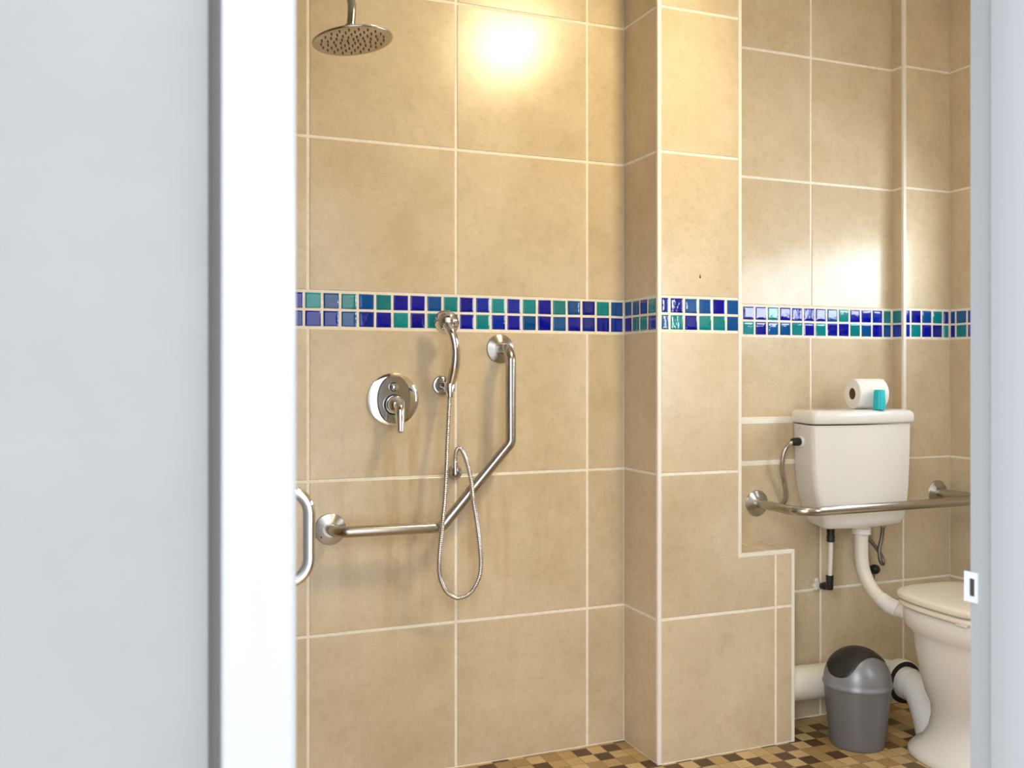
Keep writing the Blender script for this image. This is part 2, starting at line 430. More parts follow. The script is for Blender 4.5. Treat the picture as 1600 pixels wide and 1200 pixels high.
# ---- right wall with the window
WY0, WY1, WZ0, WZ1 = 1.15, 2.41, 1.405, 1.735
mb = MB(); X0, X1 = XR+G_, XR+.20
mb.box(X0, X1, YF-G_, WY0, 0, ZC); mb.box(X0, X1, WY1, YA+G_, 0, ZC)
mb.box(X0, X1, WY0, WY1, 0, WZ0); mb.box(X0, X1, WY0, WY1, WZ1, ZC)
S = Surf(mb, (XR,YC,0), (0,-1,0), (0,0,1), (-1,0,0))
L = YC-YF
ur = [0, .167, .602, 1.037, 1.472, L]
def inwin(a0, a1, b0, b1): return False
w0, w1 = YC-WY1, YC-WY0
for a, b in rows(0, ZC):
    if b <= WZ0 or a >= WZ1+.04: S.grid(ur, [a, b])
    else:
        S.grid([0, .167, w0], [a, b]); S.grid([w1, L], [a, b])
        S.grid([w0, .602, 1.037, w1], [a, WZ0]); S.grid([w0, .602, 1.037, w1], [WZ1, b])
jr = [0, .026] + [.026+P_*i for i in range(1, 33)] + [L]
S.mosaic([j for j in jr if j <= L], 'PPNUG', 'NGNPN')
struct(mb.build('wall_right', TMATS, smooth=0), 'beige tiled right wall beside the toilet', 'wall')
mb = MB()
xf0, xf1 = XR+.115, XR+.155
for (y0, y1, z0, z1) in ((WY0, WY1, WZ0, WZ0+.02), (WY0, WY1, WZ1-.03, WZ1), (WY0, WY0+.03, WZ0+.02, WZ1-.03), (WY1-.03, WY1, WZ0+.02, WZ1-.03), ((WY0+WY1)/2-.015, (WY0+WY1)/2+.015, WZ0+.02, WZ1-.03)):
    mb.box(xf0, xf1, y0, y1, z0, z1)
wf = struct(mb.build('window_1', M['gloss'], smooth=0), 'high frosted window in the right wall', 'window')
mb = MB(); mb.box(xf0+.015, xf0+.021, WY0+.025, WY1-.025, WZ0+.015, WZ1-.025)
mb.build('pane', M['glass'], wf, smooth=0)

mb = MB(); yv = YF-.075
for (x0, x1, z0, z1) in ((VX0, VX1, VZ0, VZ0+.02), (VX0, VX1, VZ1-.02, VZ1), (VX0, VX0+.02, VZ0+.02, VZ1-.02), (VX1-.02, VX1, VZ0+.02, VZ1-.02)):
    mb.box(x0, x1, yv, yv+.04, z0, z1)
wv = struct(mb.build('window_2', M['gloss'], smooth=0), 'narrow frosted side window right of the doorway', 'window')
mb = MB(); mb.box(VX0+.015, VX1-.015, yv+.015, yv+.021, VZ0+.015, VZ1-.015); mb.build('pane', M['glass2'], wv, smooth=0)

# ---- other walls, floors, ceiling
mb = MB(); mb.box(XL-.10, XL-G_, YF-G_, YA+.10, 0, ZC)
S = Surf(mb, (XL,YF,0), (0,1,0), (0,0,1), (1,0,0)); L = YA-YF
for a, b in rows(0, ZC): S.grid([0, .435, .87, 1.305, L], [a, b])
S.mosaic([i*P_ for i in range(int(L/P_)+1)] + [L], 'NGPU', 'UNGP')
struct(mb.build('wall_left', TMATS, smooth=0), 'beige tiled left shower wall', 'wall')
DX0, DX1, DZ = .067, 1.075, 2.06           # outer edges of the door frame
mb = MB()
XE = XR+.20
for (x0, x1, z0, z1) in ((-3.2, DX0-.0105, 0, ZC), (DX1, VX0, 0, ZC), (VX1, XE, 0, ZC), (VX0, VX1, 0, VZ0), (VX0, VX1, VZ1, ZC), (DX0-.0105, DX1, DZ, ZC)):
    mb.box(x0, x1, YH, YF-G_, z0, z1, 1)
mb.box(XE, 4.0, YH, YF-G_, 0, ZC, 1)
mb.box(DX0-.0105, DX0, YH+.014, YF-G_, 0, DZ, 7)  # dark strip painted in for the shade along the frame's left side
S = Surf(mb, (0,YF,0), (-1,0,0), (0,0,1), (0,1,0))
nt = len(TMATS)
i0 = len(mb.f)
for a, b in rows(0, ZC):
    if b <= VZ0 or a >= VZ1: S.grid([-XR, -VX1, -VX0, -1.905, -1.47, -DX1], [a, b])
    else:
        S.grid([-XR, -VX1], [a, b]); S.grid([-VX0, -1.905, -1.47, -DX1], [a, b])
        if a < VZ0: S.grid([-VX1, -VX0], [a, VZ0])
        if b > VZ1: S.grid([-VX1, -VX0], [VZ1, b])
    S.grid([-XR, -XR+.001], [a, b]); S.grid([-DX0, .37, -XL], [a, b])
S.mosaic([-VX0 + P_*i for i in range(int((VX0-DX1)/P_)+1)], 'NGPU', 'UNGP'); S.mosaic([-XR + P_*i for i in range(int((XR-VX1)/P_)+1)], 'NGPU', 'UNGP')
for i in range(i0): pass
fw = mb
fw.m = [m_ for m_ in fw.m]
wfm = [M['grout'], M['tile'], M['N'], M['U'], M['P'], M['G'], M['plaster'], M['shade_strip']]
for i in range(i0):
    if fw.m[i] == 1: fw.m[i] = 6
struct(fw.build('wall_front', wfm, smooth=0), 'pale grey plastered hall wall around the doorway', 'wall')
mb = MB(); mb.box(XL-.10, XR+.10, YF-.06, YA+.10, -.06, 0)
struct(mb.build('floor', M['floor'], smooth=0), 'mosaic floor of cream, tan and brown squares', 'floor')
mb = MB(); mb.box(-3.2, 4.0, -3.5, YF-.06, -.06, 0)
struct(mb.build('floor_hall', M['hallfloor'], smooth=0), 'grey hall floor outside the bathroom', 'floor')
mb = MB(); mb.box(XL-.10, XR+.10, YH, YA+.10, ZC, ZC+.08)
struct(mb.build('ceiling', M['paint'], smooth=0), 'white bathroom ceiling', 'ceiling')

# ---- door frame (a profile with a chamfered inner edge and a rebate), strike plate, door leaf
def prof_extrude(prof, z0, z1):
    m_ = MB(); m_.loft([[(x, y, z0) for x, y in prof], [(x, y, z1) for x, y in prof]]); return m_
YF0 = .78
fr = thing('door_frame', (DX0, YF0, 0), 'white painted door frame around the bathroom doorway', 'door frame')
fr['kind'] = 'structure'
LX = .1145
prof = [(DX0, YF0+.003), (DX0+.003, YF0), (LX-.002, YF0), (LX+.002, YF0+.0012), (LX+.0085, YF0+.0065), (LX+.0115, YF0+.0125), (LX+.0115, .882), (LX, .882), (LX, .9205), (DX0, .9205)]
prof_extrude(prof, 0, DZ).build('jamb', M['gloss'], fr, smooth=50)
RX = 1.003
prof = [(RX, .878), (RX, YF0+.0125), (RX+.003, YF0+.0065), (RX+.0095, YF0+.0012), (RX+.0135, YF0), (DX1, YF0), (DX1, .9205), (RX+.012, .9205), (RX+.012, .878)]
prof_extrude(prof, 0, DZ).build('jamb', M['gloss'], fr, smooth=50)
mb = MB(); mb.box(LX+.0115, RX, YF0, .88, DZ-.06, DZ); mb.box(LX, RX+.012, .88, .9205, DZ-.048, DZ)
mb.build('head', M['gloss'], fr, smooth=0)
mb = MB(); sx = RX+.0112                      # strike plate: ring with a dark latch hole and a lip curving into the room
y0, y1, z0, z1 = .9085, .9215, .872, .911
for (a, b, c, d) in ((y0,y1+.0075,z0,z0+.008),(y0,y1+.0075,z1-.008,z1),(y0,y0+.004,z0+.008,z1-.008),(y1-.001,y1+.0075,z0+.008,z1-.008)):
    mb.box(sx-.0012, sx+.0006, a, b, c, d)
pl = mb.build('strike_plate', M['plate'], fr, smooth=0); pl['label'] = 'chrome latch plate on the white jamb'
mb = MB(); mb.box(sx-.0004, sx+.0007, y0+.004, y1-.001, z0+.008, z1-.008)
mb.build('latch_hole', M['darkhole'], pl, smooth=0)

AZ = math.radians(6.4); hinge = Vector((LX+.006, .921, 0))
dd = Vector((math.sin(AZ), math.cos(AZ), 0)); dn = Vector((math.cos(AZ), -math.sin(AZ), 0))
mb = MB()
W_, T_ = .86, .038
def dp(a, b, z): return hinge + dd*a + dn*b + Vector((0,0,z))
mb.loft([[dp(.004,-T_,z), dp(W_,-T_,z), dp(W_,0,z), dp(.004,0,z)] for z in (.008, DZ-.055)])
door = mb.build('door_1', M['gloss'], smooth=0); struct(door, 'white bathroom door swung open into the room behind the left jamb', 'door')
hz0, hz1, ha, hp = .803, .966, .773, .0835
pts = [dp(ha,.0,hz0), dp(ha,hp,hz0), dp(ha,hp,hz1), dp(ha,.0,hz1)]
mb = MB(); mb.tube(fillet(pts, .042, 12), .0108, 20)
for z in (hz0, hz1): mb.lathe([(.017,0),(.017,.004),(.014,.006),(.0095,.0062)], dp(ha,0,z), dn, 32)
h_ = mb.build('door_handle', M['chrome'], door, smooth=40); h_['label'] = 'chrome D-shaped pull handle'

# ------------------------------------------------------------------ shower fittings
# overhead rain shower
C0 = Vector((.509, 2.33, 2.000))
rs = thing('rain_shower', (.505, YA, 2.415), 'round steel overhead rain shower head on a curved wall arm', 'shower head')
AX = (Vector((0,0,1)) + .14*Vector((-.928,.373,0))).normalized()      # the plate hangs slightly askew
mb = MB(); mb.lathe([(.0995,-.0020),(.1005,-.0008),(.1005,.0006),(.098,.0022),(.06,.0070),(.03,.0115),(.016,.0150)], C0, AX, 72)
mb.build('shower_plate', M['steel'], rs)
mb = MB(); mb.lathe([(.0975,-.0021),(.0975,-.0027)], C0, AX, 72)
sf = mb.build('spray_face', M['facesteel'], rs)
mb = MB(); e1 = AX.cross(Vector((0,1,0))).normalized(); e2 = AX.cross(e1); nz = None
mb.lathe([(.0024,-.0024),(.0021,-.0050),(.0012,-.0062)], (0,0,0), AX, 8)
for ri, cnt in ((.014,5),(.030,9),(.046,13),(.062,17),(.078,21)):
    for i in range(cnt):
        a = 2*PI*(i+.3*ri*50)/cnt
        if nz is None: nz = mb.build('nozzle', M['nozzle']); q = nz
        else: q = nz.copy(); COL.objects.link(q)
        q.parent = sf; q.location = C0+(e1*math.cos(a)+e2*math.sin(a))*ri
mb = MB(); mb.lathe([(.0145,.013),(.0145,.024),(.0125,.026),(.0125,.034),(.0135,.036),(.0135,.040)], C0, AX, 28)
mb.build('swivel_nut', M['steel'], rs)
mb = MB(); a = Vector((C0.x, C0.y, C0.z))
mb.tube(fillet([a+AX*.034, a+Vector((0,.002,.088)), Vector((C0.x-.004, YA-.06, C0.z+.40)), Vector((C0.x-.004, YA, C0.z+.415))], [.06,.03], 14), .0105, 20)
mb.lathe([(.030,0),(.030,.003),(.024,.009),(.012,.012)], (C0.x-.004, YA, C0.z+.415), (0,-1,0), 40)
mb.build('shower_arm', M['steel'], rs)

# mixer valve
vx, vz = .700, 1.097
mx = thing('shower_mixer', (vx, YA, vz), 'round chrome shower mixer valve with lever and diverter button', 'shower mixer')
mb = MB(); mb.lathe([(.0775,0),(.0775,.002),(.075,.0065),(.066,.0095),(.045,.0115),(.0,.0120)], (vx,YA,vz), (0,-1,0), 80)
mb.build('cover_plate', M['chrome'], mx)
mb = MB()                                        # raised oval inset
def oval(a, c, h): return [(vx + a*math.copysign(abs(math.cos(t))**.9, math.cos(t)), YA-h, vz - .001 + c*math.sin(t)) for t in [2*PI*i/64 for i in range(64)]]
mb.loft([oval(.0495,.0695,.009), oval(.0490,.0690,.0150), oval(.0470,.067,.0165), oval(.02,.03,.0168)])
mb.build('inset_plate', M['dark_chrome'], mx, smooth=35)
mb = MB(); mb.lathe([(.0135,0),(.0135,.001)], (vx-.001,YA-.0166,vz+.036), (0,-1,0), 32)
mb.lathe([(.030,0),(.030,.001)], (vx-.001,YA-.0166,vz-.015), (0,-1,0), 40)
mb.build('shadow_gap', M['black'], mx)
mb = MB(); mb.lathe([(.0105,.0),(.0105,.021),(.009,.024),(.0,.0245)], (vx-.001,YA-.0166,vz+.036), (0,-1,0), 32)
mb.build('diverter_button', M['chrome'], mx)
mb = MB(); mb.lathe([(.0265,0),(.0265,.020),(.025,.030),(.020,.038),(.011,.043),(0,.0445)], (vx-.001,YA-.0166,vz-.015), (0,-1,0), 48)
mb.build('valve_dome', M['chrome'], mx)
mb = MB()
pth = smooth_path([(vx+.003,YA-.040,vz-.008),(vx+.004,YA-.060,vz-.022),(vx+.003,YA-.069,vz-.048),(vx+.001,YA-.077,vz-.073),(vx-.001,YA-.084,vz-.094)], 7)
nn = len(pth); mb.tube(pth, [(.017*(1-i/nn)+.0095*(i/nn)) if i < nn-2 else (.0075 if i == nn-2 else .003) for i in range(nn)], 20)
mb.build('lever', M['chrome'], mx)

# hand shower bracket
br = thing('shower_bracket', (.848, YA, 1.137), 'small chrome wall bracket holding the hand shower', 'wall bracket')
mb = MB(); mb.lathe([(.0290,0),(.0290,.005),(.0275,.008),(.022,.0085),(.021,.0095),(.013,.010),(.012,.012)], (.848,YA,1.137), (0,-1,0), 48)
mb.build('wall_flange', M['dark_chrome'], br)
mb = MB(); mb.tube([(.848,YA-.008,1.137),(.8525,2.622,1.133)], .0085, 16)
mb.build('bracket_arm', M['dark_chrome'], br)
HB = Vector((.8525, 2.603, 1.132))
mb = MB(); mb.lathe([(.0135,-.014),(.0155,-.013),(.0160,.012),(.0150,.014),(.0128,.0142)], HB, (0,.03,1), 32)
mb.build('holder_cup', M['chrome'], br)

# hand shower with its hose
hs = thing('hand_shower', tuple(HB), 'chrome hand shower hanging in the bracket with a looped ribbed hose', 'hand shower')
hc = Vector((.842, 2.602, 1.319)); ax = Vector((-.46,-.78,-.42)).normalized()
mb = MB(); mb.lathe([(.0,-.0115),(.030,-.0105),(.0345,-.006),(.0355,0),(.0345,.004),(.031,.011),(.024,.018),(.014,.0235),(.0,.0255)], hc, ax, 56)
mb.build('spray_head', M['chrome'], hs)
mb = MB(); mb.lathe([(.0365,-.0035),(.0372,-.001),(.0365,.0015)], hc, ax, 56)
mb.lathe([(.0,-.012),(.029,-.0121),(.029,-.0108)], hc, ax, 40)
mb.build('spray_ring', M['dark_chrome'], hs)
pth = smooth_path([hc+ax*.009+Vector((0,0,.004)), (.846,2.572,1.292), (.854,2.566,1.262), (.859,2.572,1.228), (.860,2.584,1.192), (.857,2.596,1.160), (.8535,2.602,1.138), (.8525,2.603,1.128)], 6)
rr = []
keys = [.015,.0140,.0130,.0142,.0162,.0156,.0125,.0122]
for i in range(len(pth)):
    t = i/6; j = min(int(t), 6); fz = t-j; rr.append(keys[j]*(1-fz)+keys[j+1]*fz)
mb = MB(); mb.tube(pth, rr, 24); mb.build('handle', M['chrome'], hs, smooth=60)
mb = MB(); mb.lathe([(.0098,-.030),(.0108,-.028),(.0108,-.012),(.0098,-.011)], HB, (0,.03,1), 24)
mb.lathe([(.0092,-.012),(.0092,.0)], HB, (0,.03,1), 24)
mb.build('hose_nut', M['chrome'], hs)
hose_pts = [(.8515,2.603,1.112),(.847,2.595,1.068),(.840,2.585,.995),(.832,2.572,.904),(.822,2.557,.815),(.811,2.548,.735),(.806,2.556,.652),
            (.8135,2.575,.594),(.835,2.59,.549),(.861,2.598,.527),(.883,2.60,.5205),(.914,2.598,.533),(.935,2.59,.570),(.940,2.582,.611),
            (.932,2.568,.669),(.918,2.555,.745),(.9045,2.547,.811),(.901,2.556,.866),(.898,2.58,.913),(.8945,2.60,.938),(.888,2.613,.953),(.880,2.620,.949),(.8765,2.624,.930),(.876,2.625,.912)]
hp_ = resample(smooth_path(hose_pts, 12), .0014)
mb = MB(); mb.tube(hp_, [.0064 + (.0009 if (i % 4) in (1,2) else -.0008) for i in range(len(hp_))], 12)
mb.build('hose', M['hose'], hs, smooth=70)

# wall outlet elbow
ou = thing('hose_outlet', (.890, YA, .878), 'chrome wall outlet elbow feeding the shower hose', 'wall outlet')
mb = MB(); mb.lathe([(.0225,0),(.0225,.004),(.020,.010),(.0165,.014),(.0165,.016)], (.888,YA,.879), (0,-1,0), 40)
mb.build('wall_flange', M['dark_chrome'], ou)
mb = MB(); mb.lathe([(.0,-.019),(.008,-.0175),(.0135,-.012),(.0152,-.004),(.0142,.004),(.0135,.011),(.011,.0115)], (.8775,2.628,.884), (-.03,0,1), 32)
mb.tube([(.886,YA-.012,.880),(.879,2.632,.881)], .011, 20)
mb.build('elbow', M['dark_chrome'], ou)
mb = MB(); mb.lathe([(.0098,.0118),(.0095,.020),(.0072,.038)], (.8775,2.628,.884), (-.04,-.05,1), 24)
mb.build('hose_nipple', M['chrome'], ou)

# grab bars
def flange(mbx, c, ax_, r=.0435):
    mbx.lathe([(r,0),(r,.003),(r-.0015,.0045),(.0225,.0125),(.0205,.0128),(.0180,.0128)], c, ax_, 64)
gb = thing('grab_bar', (1.033, YA, 1.246), 'angled brushed steel grab bar bent from vertical to horizontal on the shower wall', 'grab bar')
BY = 2.58
p = [(1.033,YA-.002,1.2455),(1.033,BY,1.2455),(1.033,BY,.968),(.821,BY,.7325),(.518,BY,.7355),(.518,YA-.002,.7335)]
mb = MB(); mb.tube(fillet(p, [.042,.030,.030,.042], 12), .0157, 28); mb.build('bar', M['steel'], gb)
mb = MB(); flange(mb, (1.033,YA,1.2465), (0,-1,0)); mb.build('flange', M['disc'], gb, smooth=18)
mb = MB(); flange(mb, (.518,YA,.7325), (0,-1,0), .0445); f2 = mb.build('flange', M['disc'], gb, smooth=18)
mb = MB(); mb.lathe([(.0022,0),(.0022,.0003)], (.492,YA-.0085,.7125), (-.3,-1,-.25), 10); mb.tube([(.4925,YA-.0082,.7165),(.4915,YA-.0078,.709)], .0012, 8)
mb.build('rust_spot', M['rust'], f2)
tb = thing('backrest_rail', (1.925, YC, .741), 'U-shaped brushed steel rail on the wall across the toilet cistern', 'grab rail')
RY = 2.383
p = [(1.925,YC-.002,.741),(1.925,RY,.741),(2.715,RY,.741),(2.715,YC-.002,.741)]
mb = MB(); mb.tube(fillet(p, [.075,.075], 16), .0148, 28); mb.build('rail', M['steel'], tb)
for x in (1.925, 2.715):
    mb = MB(); flange(mb, (x,YC,.741), (0,-1,0)); mb.build('flange', M['disc'], tb, smooth=18)

# screw hole left in the pillar
mb = MB(); mb.lathe([(.0035,0),(.0032,.0008),(.0,.0009)], (1.605,YP,1.4655), (0,-1,0), 14); mb.lathe([(.0022,0),(.002,.0008),(.0,.0009)], (1.605,YP,1.4715), (0,-1,0), 12)
tag(mb.build('wall_plug', M['rust']), 'tiny dark screw plug on the pillar above the mosaic', 'wall plug')

# ------------------------------------------------------------------ cistern
XCi = 2.240
ci = thing('toilet_cistern', (XCi, YC-.005, .665), 'white ceramic toilet cistern mounted on the tiled wall', 'cistern')
def ci_ring(z, hf, xo=0.0, yf=2.452, bow=.022, off=0.0, rc=.020):
    hf += off; hb = hf-.040; yb = YC-.004; yf -= off; pts = []
    x = XCi+xo
    pts += [(x-hb, yb, z)]
    for i in range(9):
        t = i/8*PI/2
        pts.append((x-hf+rc-rc*math.cos(t), yf+rc*1.1-rc*1.1*math.sin(t)*1.0, z))
    for i in range(1, 12):
        s = i/12; u = -1+2*s
        pts.append((x-hf+rc+(2*hf-2*rc)*s, yf-bow*(1-u*u), z))
    for i in range(9):
        t = PI/2-i/8*PI/2
        pts.append((x+hf-rc+rc*math.cos(t), yf+rc*1.1-rc*1.1*math.sin(t), z))
    pts.append((x+hb, yb, z))
    return pts
mb = MB()
mb.loft([ci_ring(.662,.120,.012,2.485,.012), ci_ring(.664,.150,.012,2.470,.018), ci_ring(.670,.160,.012,2.462,.021), ci_ring(.690,.168,.011), ci_ring(.72,.1785,.008), ci_ring(.755,.1875,.005), ci_ring(.80,.1955,.002), ci_ring(.86,.2005), ci_ring(.93,.203), ci_ring(1.0035,.2045)])
mb.build('tank', M['ceramic'], ci, smooth=50)
mb = MB()
mb.loft([ci_ring(1.0075,.2045,off=.001), ci_ring(1.009,.2045,off=.006), ci_ring(1.013,.2045,off=.0085), ci_ring(1.034,.2045,off=.0085), ci_ring(1.042,.2045,off=.006), ci_ring(1.0475,.2045,off=.0005), ci_ring(1.0505,.2045,off=-.009), ci_ring(1.0525,.2045,off=-.022), ci_ring(1.053,.2045,off=-.05)])
mb.build('lid', M['ceramic'], ci, smooth=50)
mb = MB()
nu = Vector((2.047, 2.540, .947)); ud = Vector((-1,-.03,.0))
mb.lathe([(.020,-.012),(.020,.002),(.018,.0045),(.0,.0047)], nu, ud, 32); mb.build('inlet_washer', M['ceramic'], ci)
mk = MB(); cm = Vector((2.0665, 2.572, .9905))
mk.tube([cm+Vector((.0,.0,.0015)), cm+Vector((-.003,-.006,-.0012)), cm+Vector((-.006,-.012,-.0012)), cm+Vector((-.009,-.018,.0012))], .0009, 6)
# overflow pipe
ov = thing('overflow_pipe', tuple(nu), 'bent steel overflow pipe leaving the cistern side through a black nut', 'pipe')
mb = MB(); mb.lathe([(.0135,.004),(.0140,.012),(.0125,.030),(.0100,.034)], nu, ud, 24); mb.build('nut', M['black'], ov)
mb = MB(); mb.tube(smooth_path([(2.030,2.5395,.947),(2.012,2.5425,.9425),(1.992,2.548,.920),(1.986,2.553,.884),(1.993,2.563,.845),(2.009,2.570,.805),(2.021,2.580,.775),(2.027,2.590,.752),(2.024,2.60,.738),(2.020,YC-.001,.730)], 6), .0082, 18)
mb.build('pipe', M['steel'], ov)
# water inlet on the left
wi = thing('overflow_drop_pipe', (2.184, 2.555, .44), 'thin white pipe with black fittings dropping from the cistern to the wall', 'pipe')
mb = MB(); mb.lathe([(.0105,.664),(.0105,.655)], (2.186,2.555,0), (0,0,1), 20); mb.lathe([(.0130,.653),(.0130,.633),(.0115,.632),(.0115,.628),(.0130,.626),(.0130,.606),(.0105,.604)], (2.186,2.555,0), (0,0,1), 20)
mb.build('upper_coupling', M['black'], wi)
mb = MB(); mb.tube(smooth_path([(2.186,2.555,.606),(2.186,2.555,.57),(2.183,2.555,.51),(2.182,2.555,.476)],5), .0078, 16); mb.build('pipe', M['upvc'], wi)
mb = MB(); mb.lathe([(.0125,.492),(.0125,.474),(.0115,.473),(.0115,.447),(.009,.443)], (2.182,2.555,0), (0,0,1), 20)
mb.tube([(2.182,2.557,.457),(2.183,2.594,.447)], .0112, 18); mb.lathe([(.0132,0),(.0132,.012)], (2.1825,2.572,.4525), (0,1,-.25), 18)
mb.build('elbow', M['black'], wi)
mb = MB()
for (x, z, r) in ((2.176,.452,.012),(2.170,.440,.011),(2.172,.465,.009),(2.182,.442,.013),(2.163,.447,.008)):
    mb.lathe([(r,0),(r*.85,.005),(r*.4,.009),(0,.010)], (x,YC,z), (0,-1,0), 12)
mb.build('filler_patch', M['putty'], wi)
# flush pipe
fp = thing('flush_pipe', (2.267, 2.50, .64), 'white curved flush pipe from the cistern down to the toilet pan', 'pipe')
mb = MB()
for i in range(3):
    z = .662-.009*i; mb.lathe([(.029,0),(.0305+.0008*(i%2),-.002),(.0305,-.007),(.029,-.009)], (2.267,2.50,z), (.03*(i-1),.02*(1-i),1), 22)
mb.build('taped_collar', M['tape'], fp)
mb = MB(); mb.tube(smooth_path([(2.267,2.50,.655),(2.267,2.50,.60),(2.267,2.499,.550),(2.270,2.488,.502),(2.272,2.455,.458),(2.281,2.405,.424),(2.297,2.360,.408),(2.312,2.330,.402)],7), .0222, 28)
mb.build('pipe', M['upvc'], fp)
mb = MB(); mb.tube([(2.277,2.420,.434),(2.285,2.392,.418),(2.295,2.365,.409)], [.0235,.0262,.0262], 24); mb.build('pan_sleeve', M['tape'], fp)
# braided supply hose with valve
bh = thing('supply_hose', (2.40, 2.585, .49), 'kinked braided supply hose with a black valve behind the flush pipe', 'hose')
mb = MB(); mb.tube(smooth_path([(2.412,2.555,.664),(2.412,2.557,.63),(2.409,2.56,.597),(2.396,2.556,.562),(2.396,2.550,.526),(2.407,2.550,.514),(2.411,2.556,.530),(2.399,2.566,.560),(2.376,2.578,.592),(2.352,2.588,.604),(2.335,2.590,.575),(2.338,2.590,.52),(2.365,2.590,.492),(2.392,2.588,.489)],6), .0065, 14)
mb.build('hose', M['braid'], bh)
mb = MB(); mb.lathe([(.0105,.664),(.0105,.640)], (2.412,2.555,0), (0,0,1), 6); mb.build('nut', M['steel'], bh)
mb = MB(); mb.lathe([(.0,-.016),(.012,-.015),(.017,-.006),(.017,.006),(.012,.015),(0,.016)], (2.399,2.582,.490), (.3,-.8,.3), 24)
mb.build('valve_knob', M['black'], bh)
mb = MB(); mb.tube([(2.399,2.588,.482),(2.402,2.592,.445),(2.404,YC-.001,.440)], .006, 12); mb.build('valve_stem', M['steel'], bh)

# ------------------------------------------------------------------ toilet pan, seat and lid
XT = 2.350
to = thing('toilet', (XT, 2.10, 0), 'white ceramic toilet with its cream lid closed', 'toilet')
def egg(z, hw, yr, yf, nr=2.8, nf=2.1, yc=None, xo=0.0, n=64):
    yc = (yr*.42+yf*.58) if yc is None else yc; pts = []
    for i in range(n):
        t = 2*PI*i/n; c, s = math.cos(t), math.sin(t); e = nr if s > 0 else nf
        x = hw*math.copysign(abs(c)**(2/e), c); y = (yr-yc if s > 0 else yc-yf)*math.copysign(abs(s)**(2/e), s)
        pts.append((XT+xo+x, yc+y, z))
    return pts
mb = MB()
secs = [(0,.150,2.300,1.93,3.0),(.004,.153,2.303,1.927,3.0),(.022,.151,2.300,1.93,3.0),(.036,.140,2.290,1.945,2.8),(.055,.116,2.270,1.97,2.6),(.085,.101,2.255,1.99,2.5),
        (.12,.097,2.248,2.00,2.4),(.16,.103,2.250,1.99,2.3),(.20,.124,2.262,1.97,2.3),(.25,.142,2.272,1.94,2.3),(.30,.155,2.280,1.92,2.3),(.345,.163,2.285,1.90,2.4),
        (.378,.164,2.286,1.895,2.6),(.392,.171,2.292,1.885,2.8),(.404,.1785,2.300,1.872,3.0),(.425,.1815,2.303,1.866,3.0),(.444,.1815,2.303,1.866,3.0),(.454,.178,2.299,1.870,3.0),(.4575,.168,2.29,1.88,3.0)]
mb.loft([egg(z,hw,yr,yf,nr) for z,hw,yr,yf,nr in secs])
mb.build('pan', M['ceramic'], to, smooth=60)
mb = MB()
mb.tube(smooth_path([(2.405,2.462,.136),(2.405,2.425,.136),(2.402,2.392,.130),(2.390,2.356,.107),(2.372,2.318,.070),(2.350,2.280,.034),(2.335,2.25,.012)],8),
        [.0535]*10+[.051]*10+[.049]*10+[.049]*19, 32)
mb.build('trap', M['ceramic'], to, smooth=60)
mb = MB(); mb.lathe([(.026,0),(.026,.05)], (XT-.03,2.295,.402), (-.2,1,0), 24); mb.build('spigot', M['ceramic'], to)
mb = MB()
def slab(z0, z1, hw, yr, yf, r, nr, nf):
    return [egg(z0,hw-r,yr-r,yf+r,nr,nf), egg(z0+r*.5,hw-r*.15,yr-r*.15,yf+r*.15,nr,nf), egg(z0+r,hw,yr,yf,nr,nf), egg(z1-r,hw,yr,yf,nr,nf), egg(z1-r*.35,hw-r*.3,yr-r*.3,yf+r*.3,nr,nf), egg(z1,hw-r,yr-r,yf+r,nr,nf)]
mb.loft(slab(.4605,.4765,.185,2.312,1.858,.005,3.3,2.1)); mb.build('seat', M['seat'], to, smooth=60)
mb = MB()
sl = slab(.4795,.5010,.1865,2.320,1.856,.0075,3.3,2.1)
sl += [egg(.5035,.166,2.298,1.878,3.2,2.1), egg(.5055,.12,2.25,1.93,3.0,2.1), egg(.5062,.05,2.17,2.03,2.6,2.1)]
mb.loft(sl); mb.build('lid', M['seat'], to, smooth=60)
for x in (XT-.172, XT+.172):
    mb = MB(); mb.box(x-.010, x+.010, 1.985, 2.02, .4565, .4620, bev=.001); mb.build('bumper', M['tape'], to)
mb = MB(); mb.lathe([(.0065,0),(.006,.003),(0,.004)], (2.238,2.175,.0225), (-.15,0,1), 16); mb.build('floor_screw', M['rust'], to)
# soil pipe
so = thing('soil_pipe', (2.15, 2.535, .15), 'white plastic soil pipe along the wall behind the bin', 'pipe')
mb = MB(); SY = 2.540
mb.tube(fillet([(XB-.004,SY,.1535),(2.405,SY,.139),(2.405,2.468,.136)], .058, 14), .0555, 40)
mb.build('pipe', M['upvc'], so)
mb = MB(); mb.lathe([(.0560,0),(.0700,.004),(.0715,.010),(.0715,.036),(.069,.038),(.064,.0375)], (2.405,2.486,.137), (0,-1,0), 48)
mb.build('socket', M['upvc'], so)
mb = MB(); mb.lathe([(.0690,.0),(.0690,.0035),(.062,.0055),(.0540,.004)], (2.405,2.449,.136), (0,-1,0), 48)
mb.build('rubber_seal', M['rubber'], so)

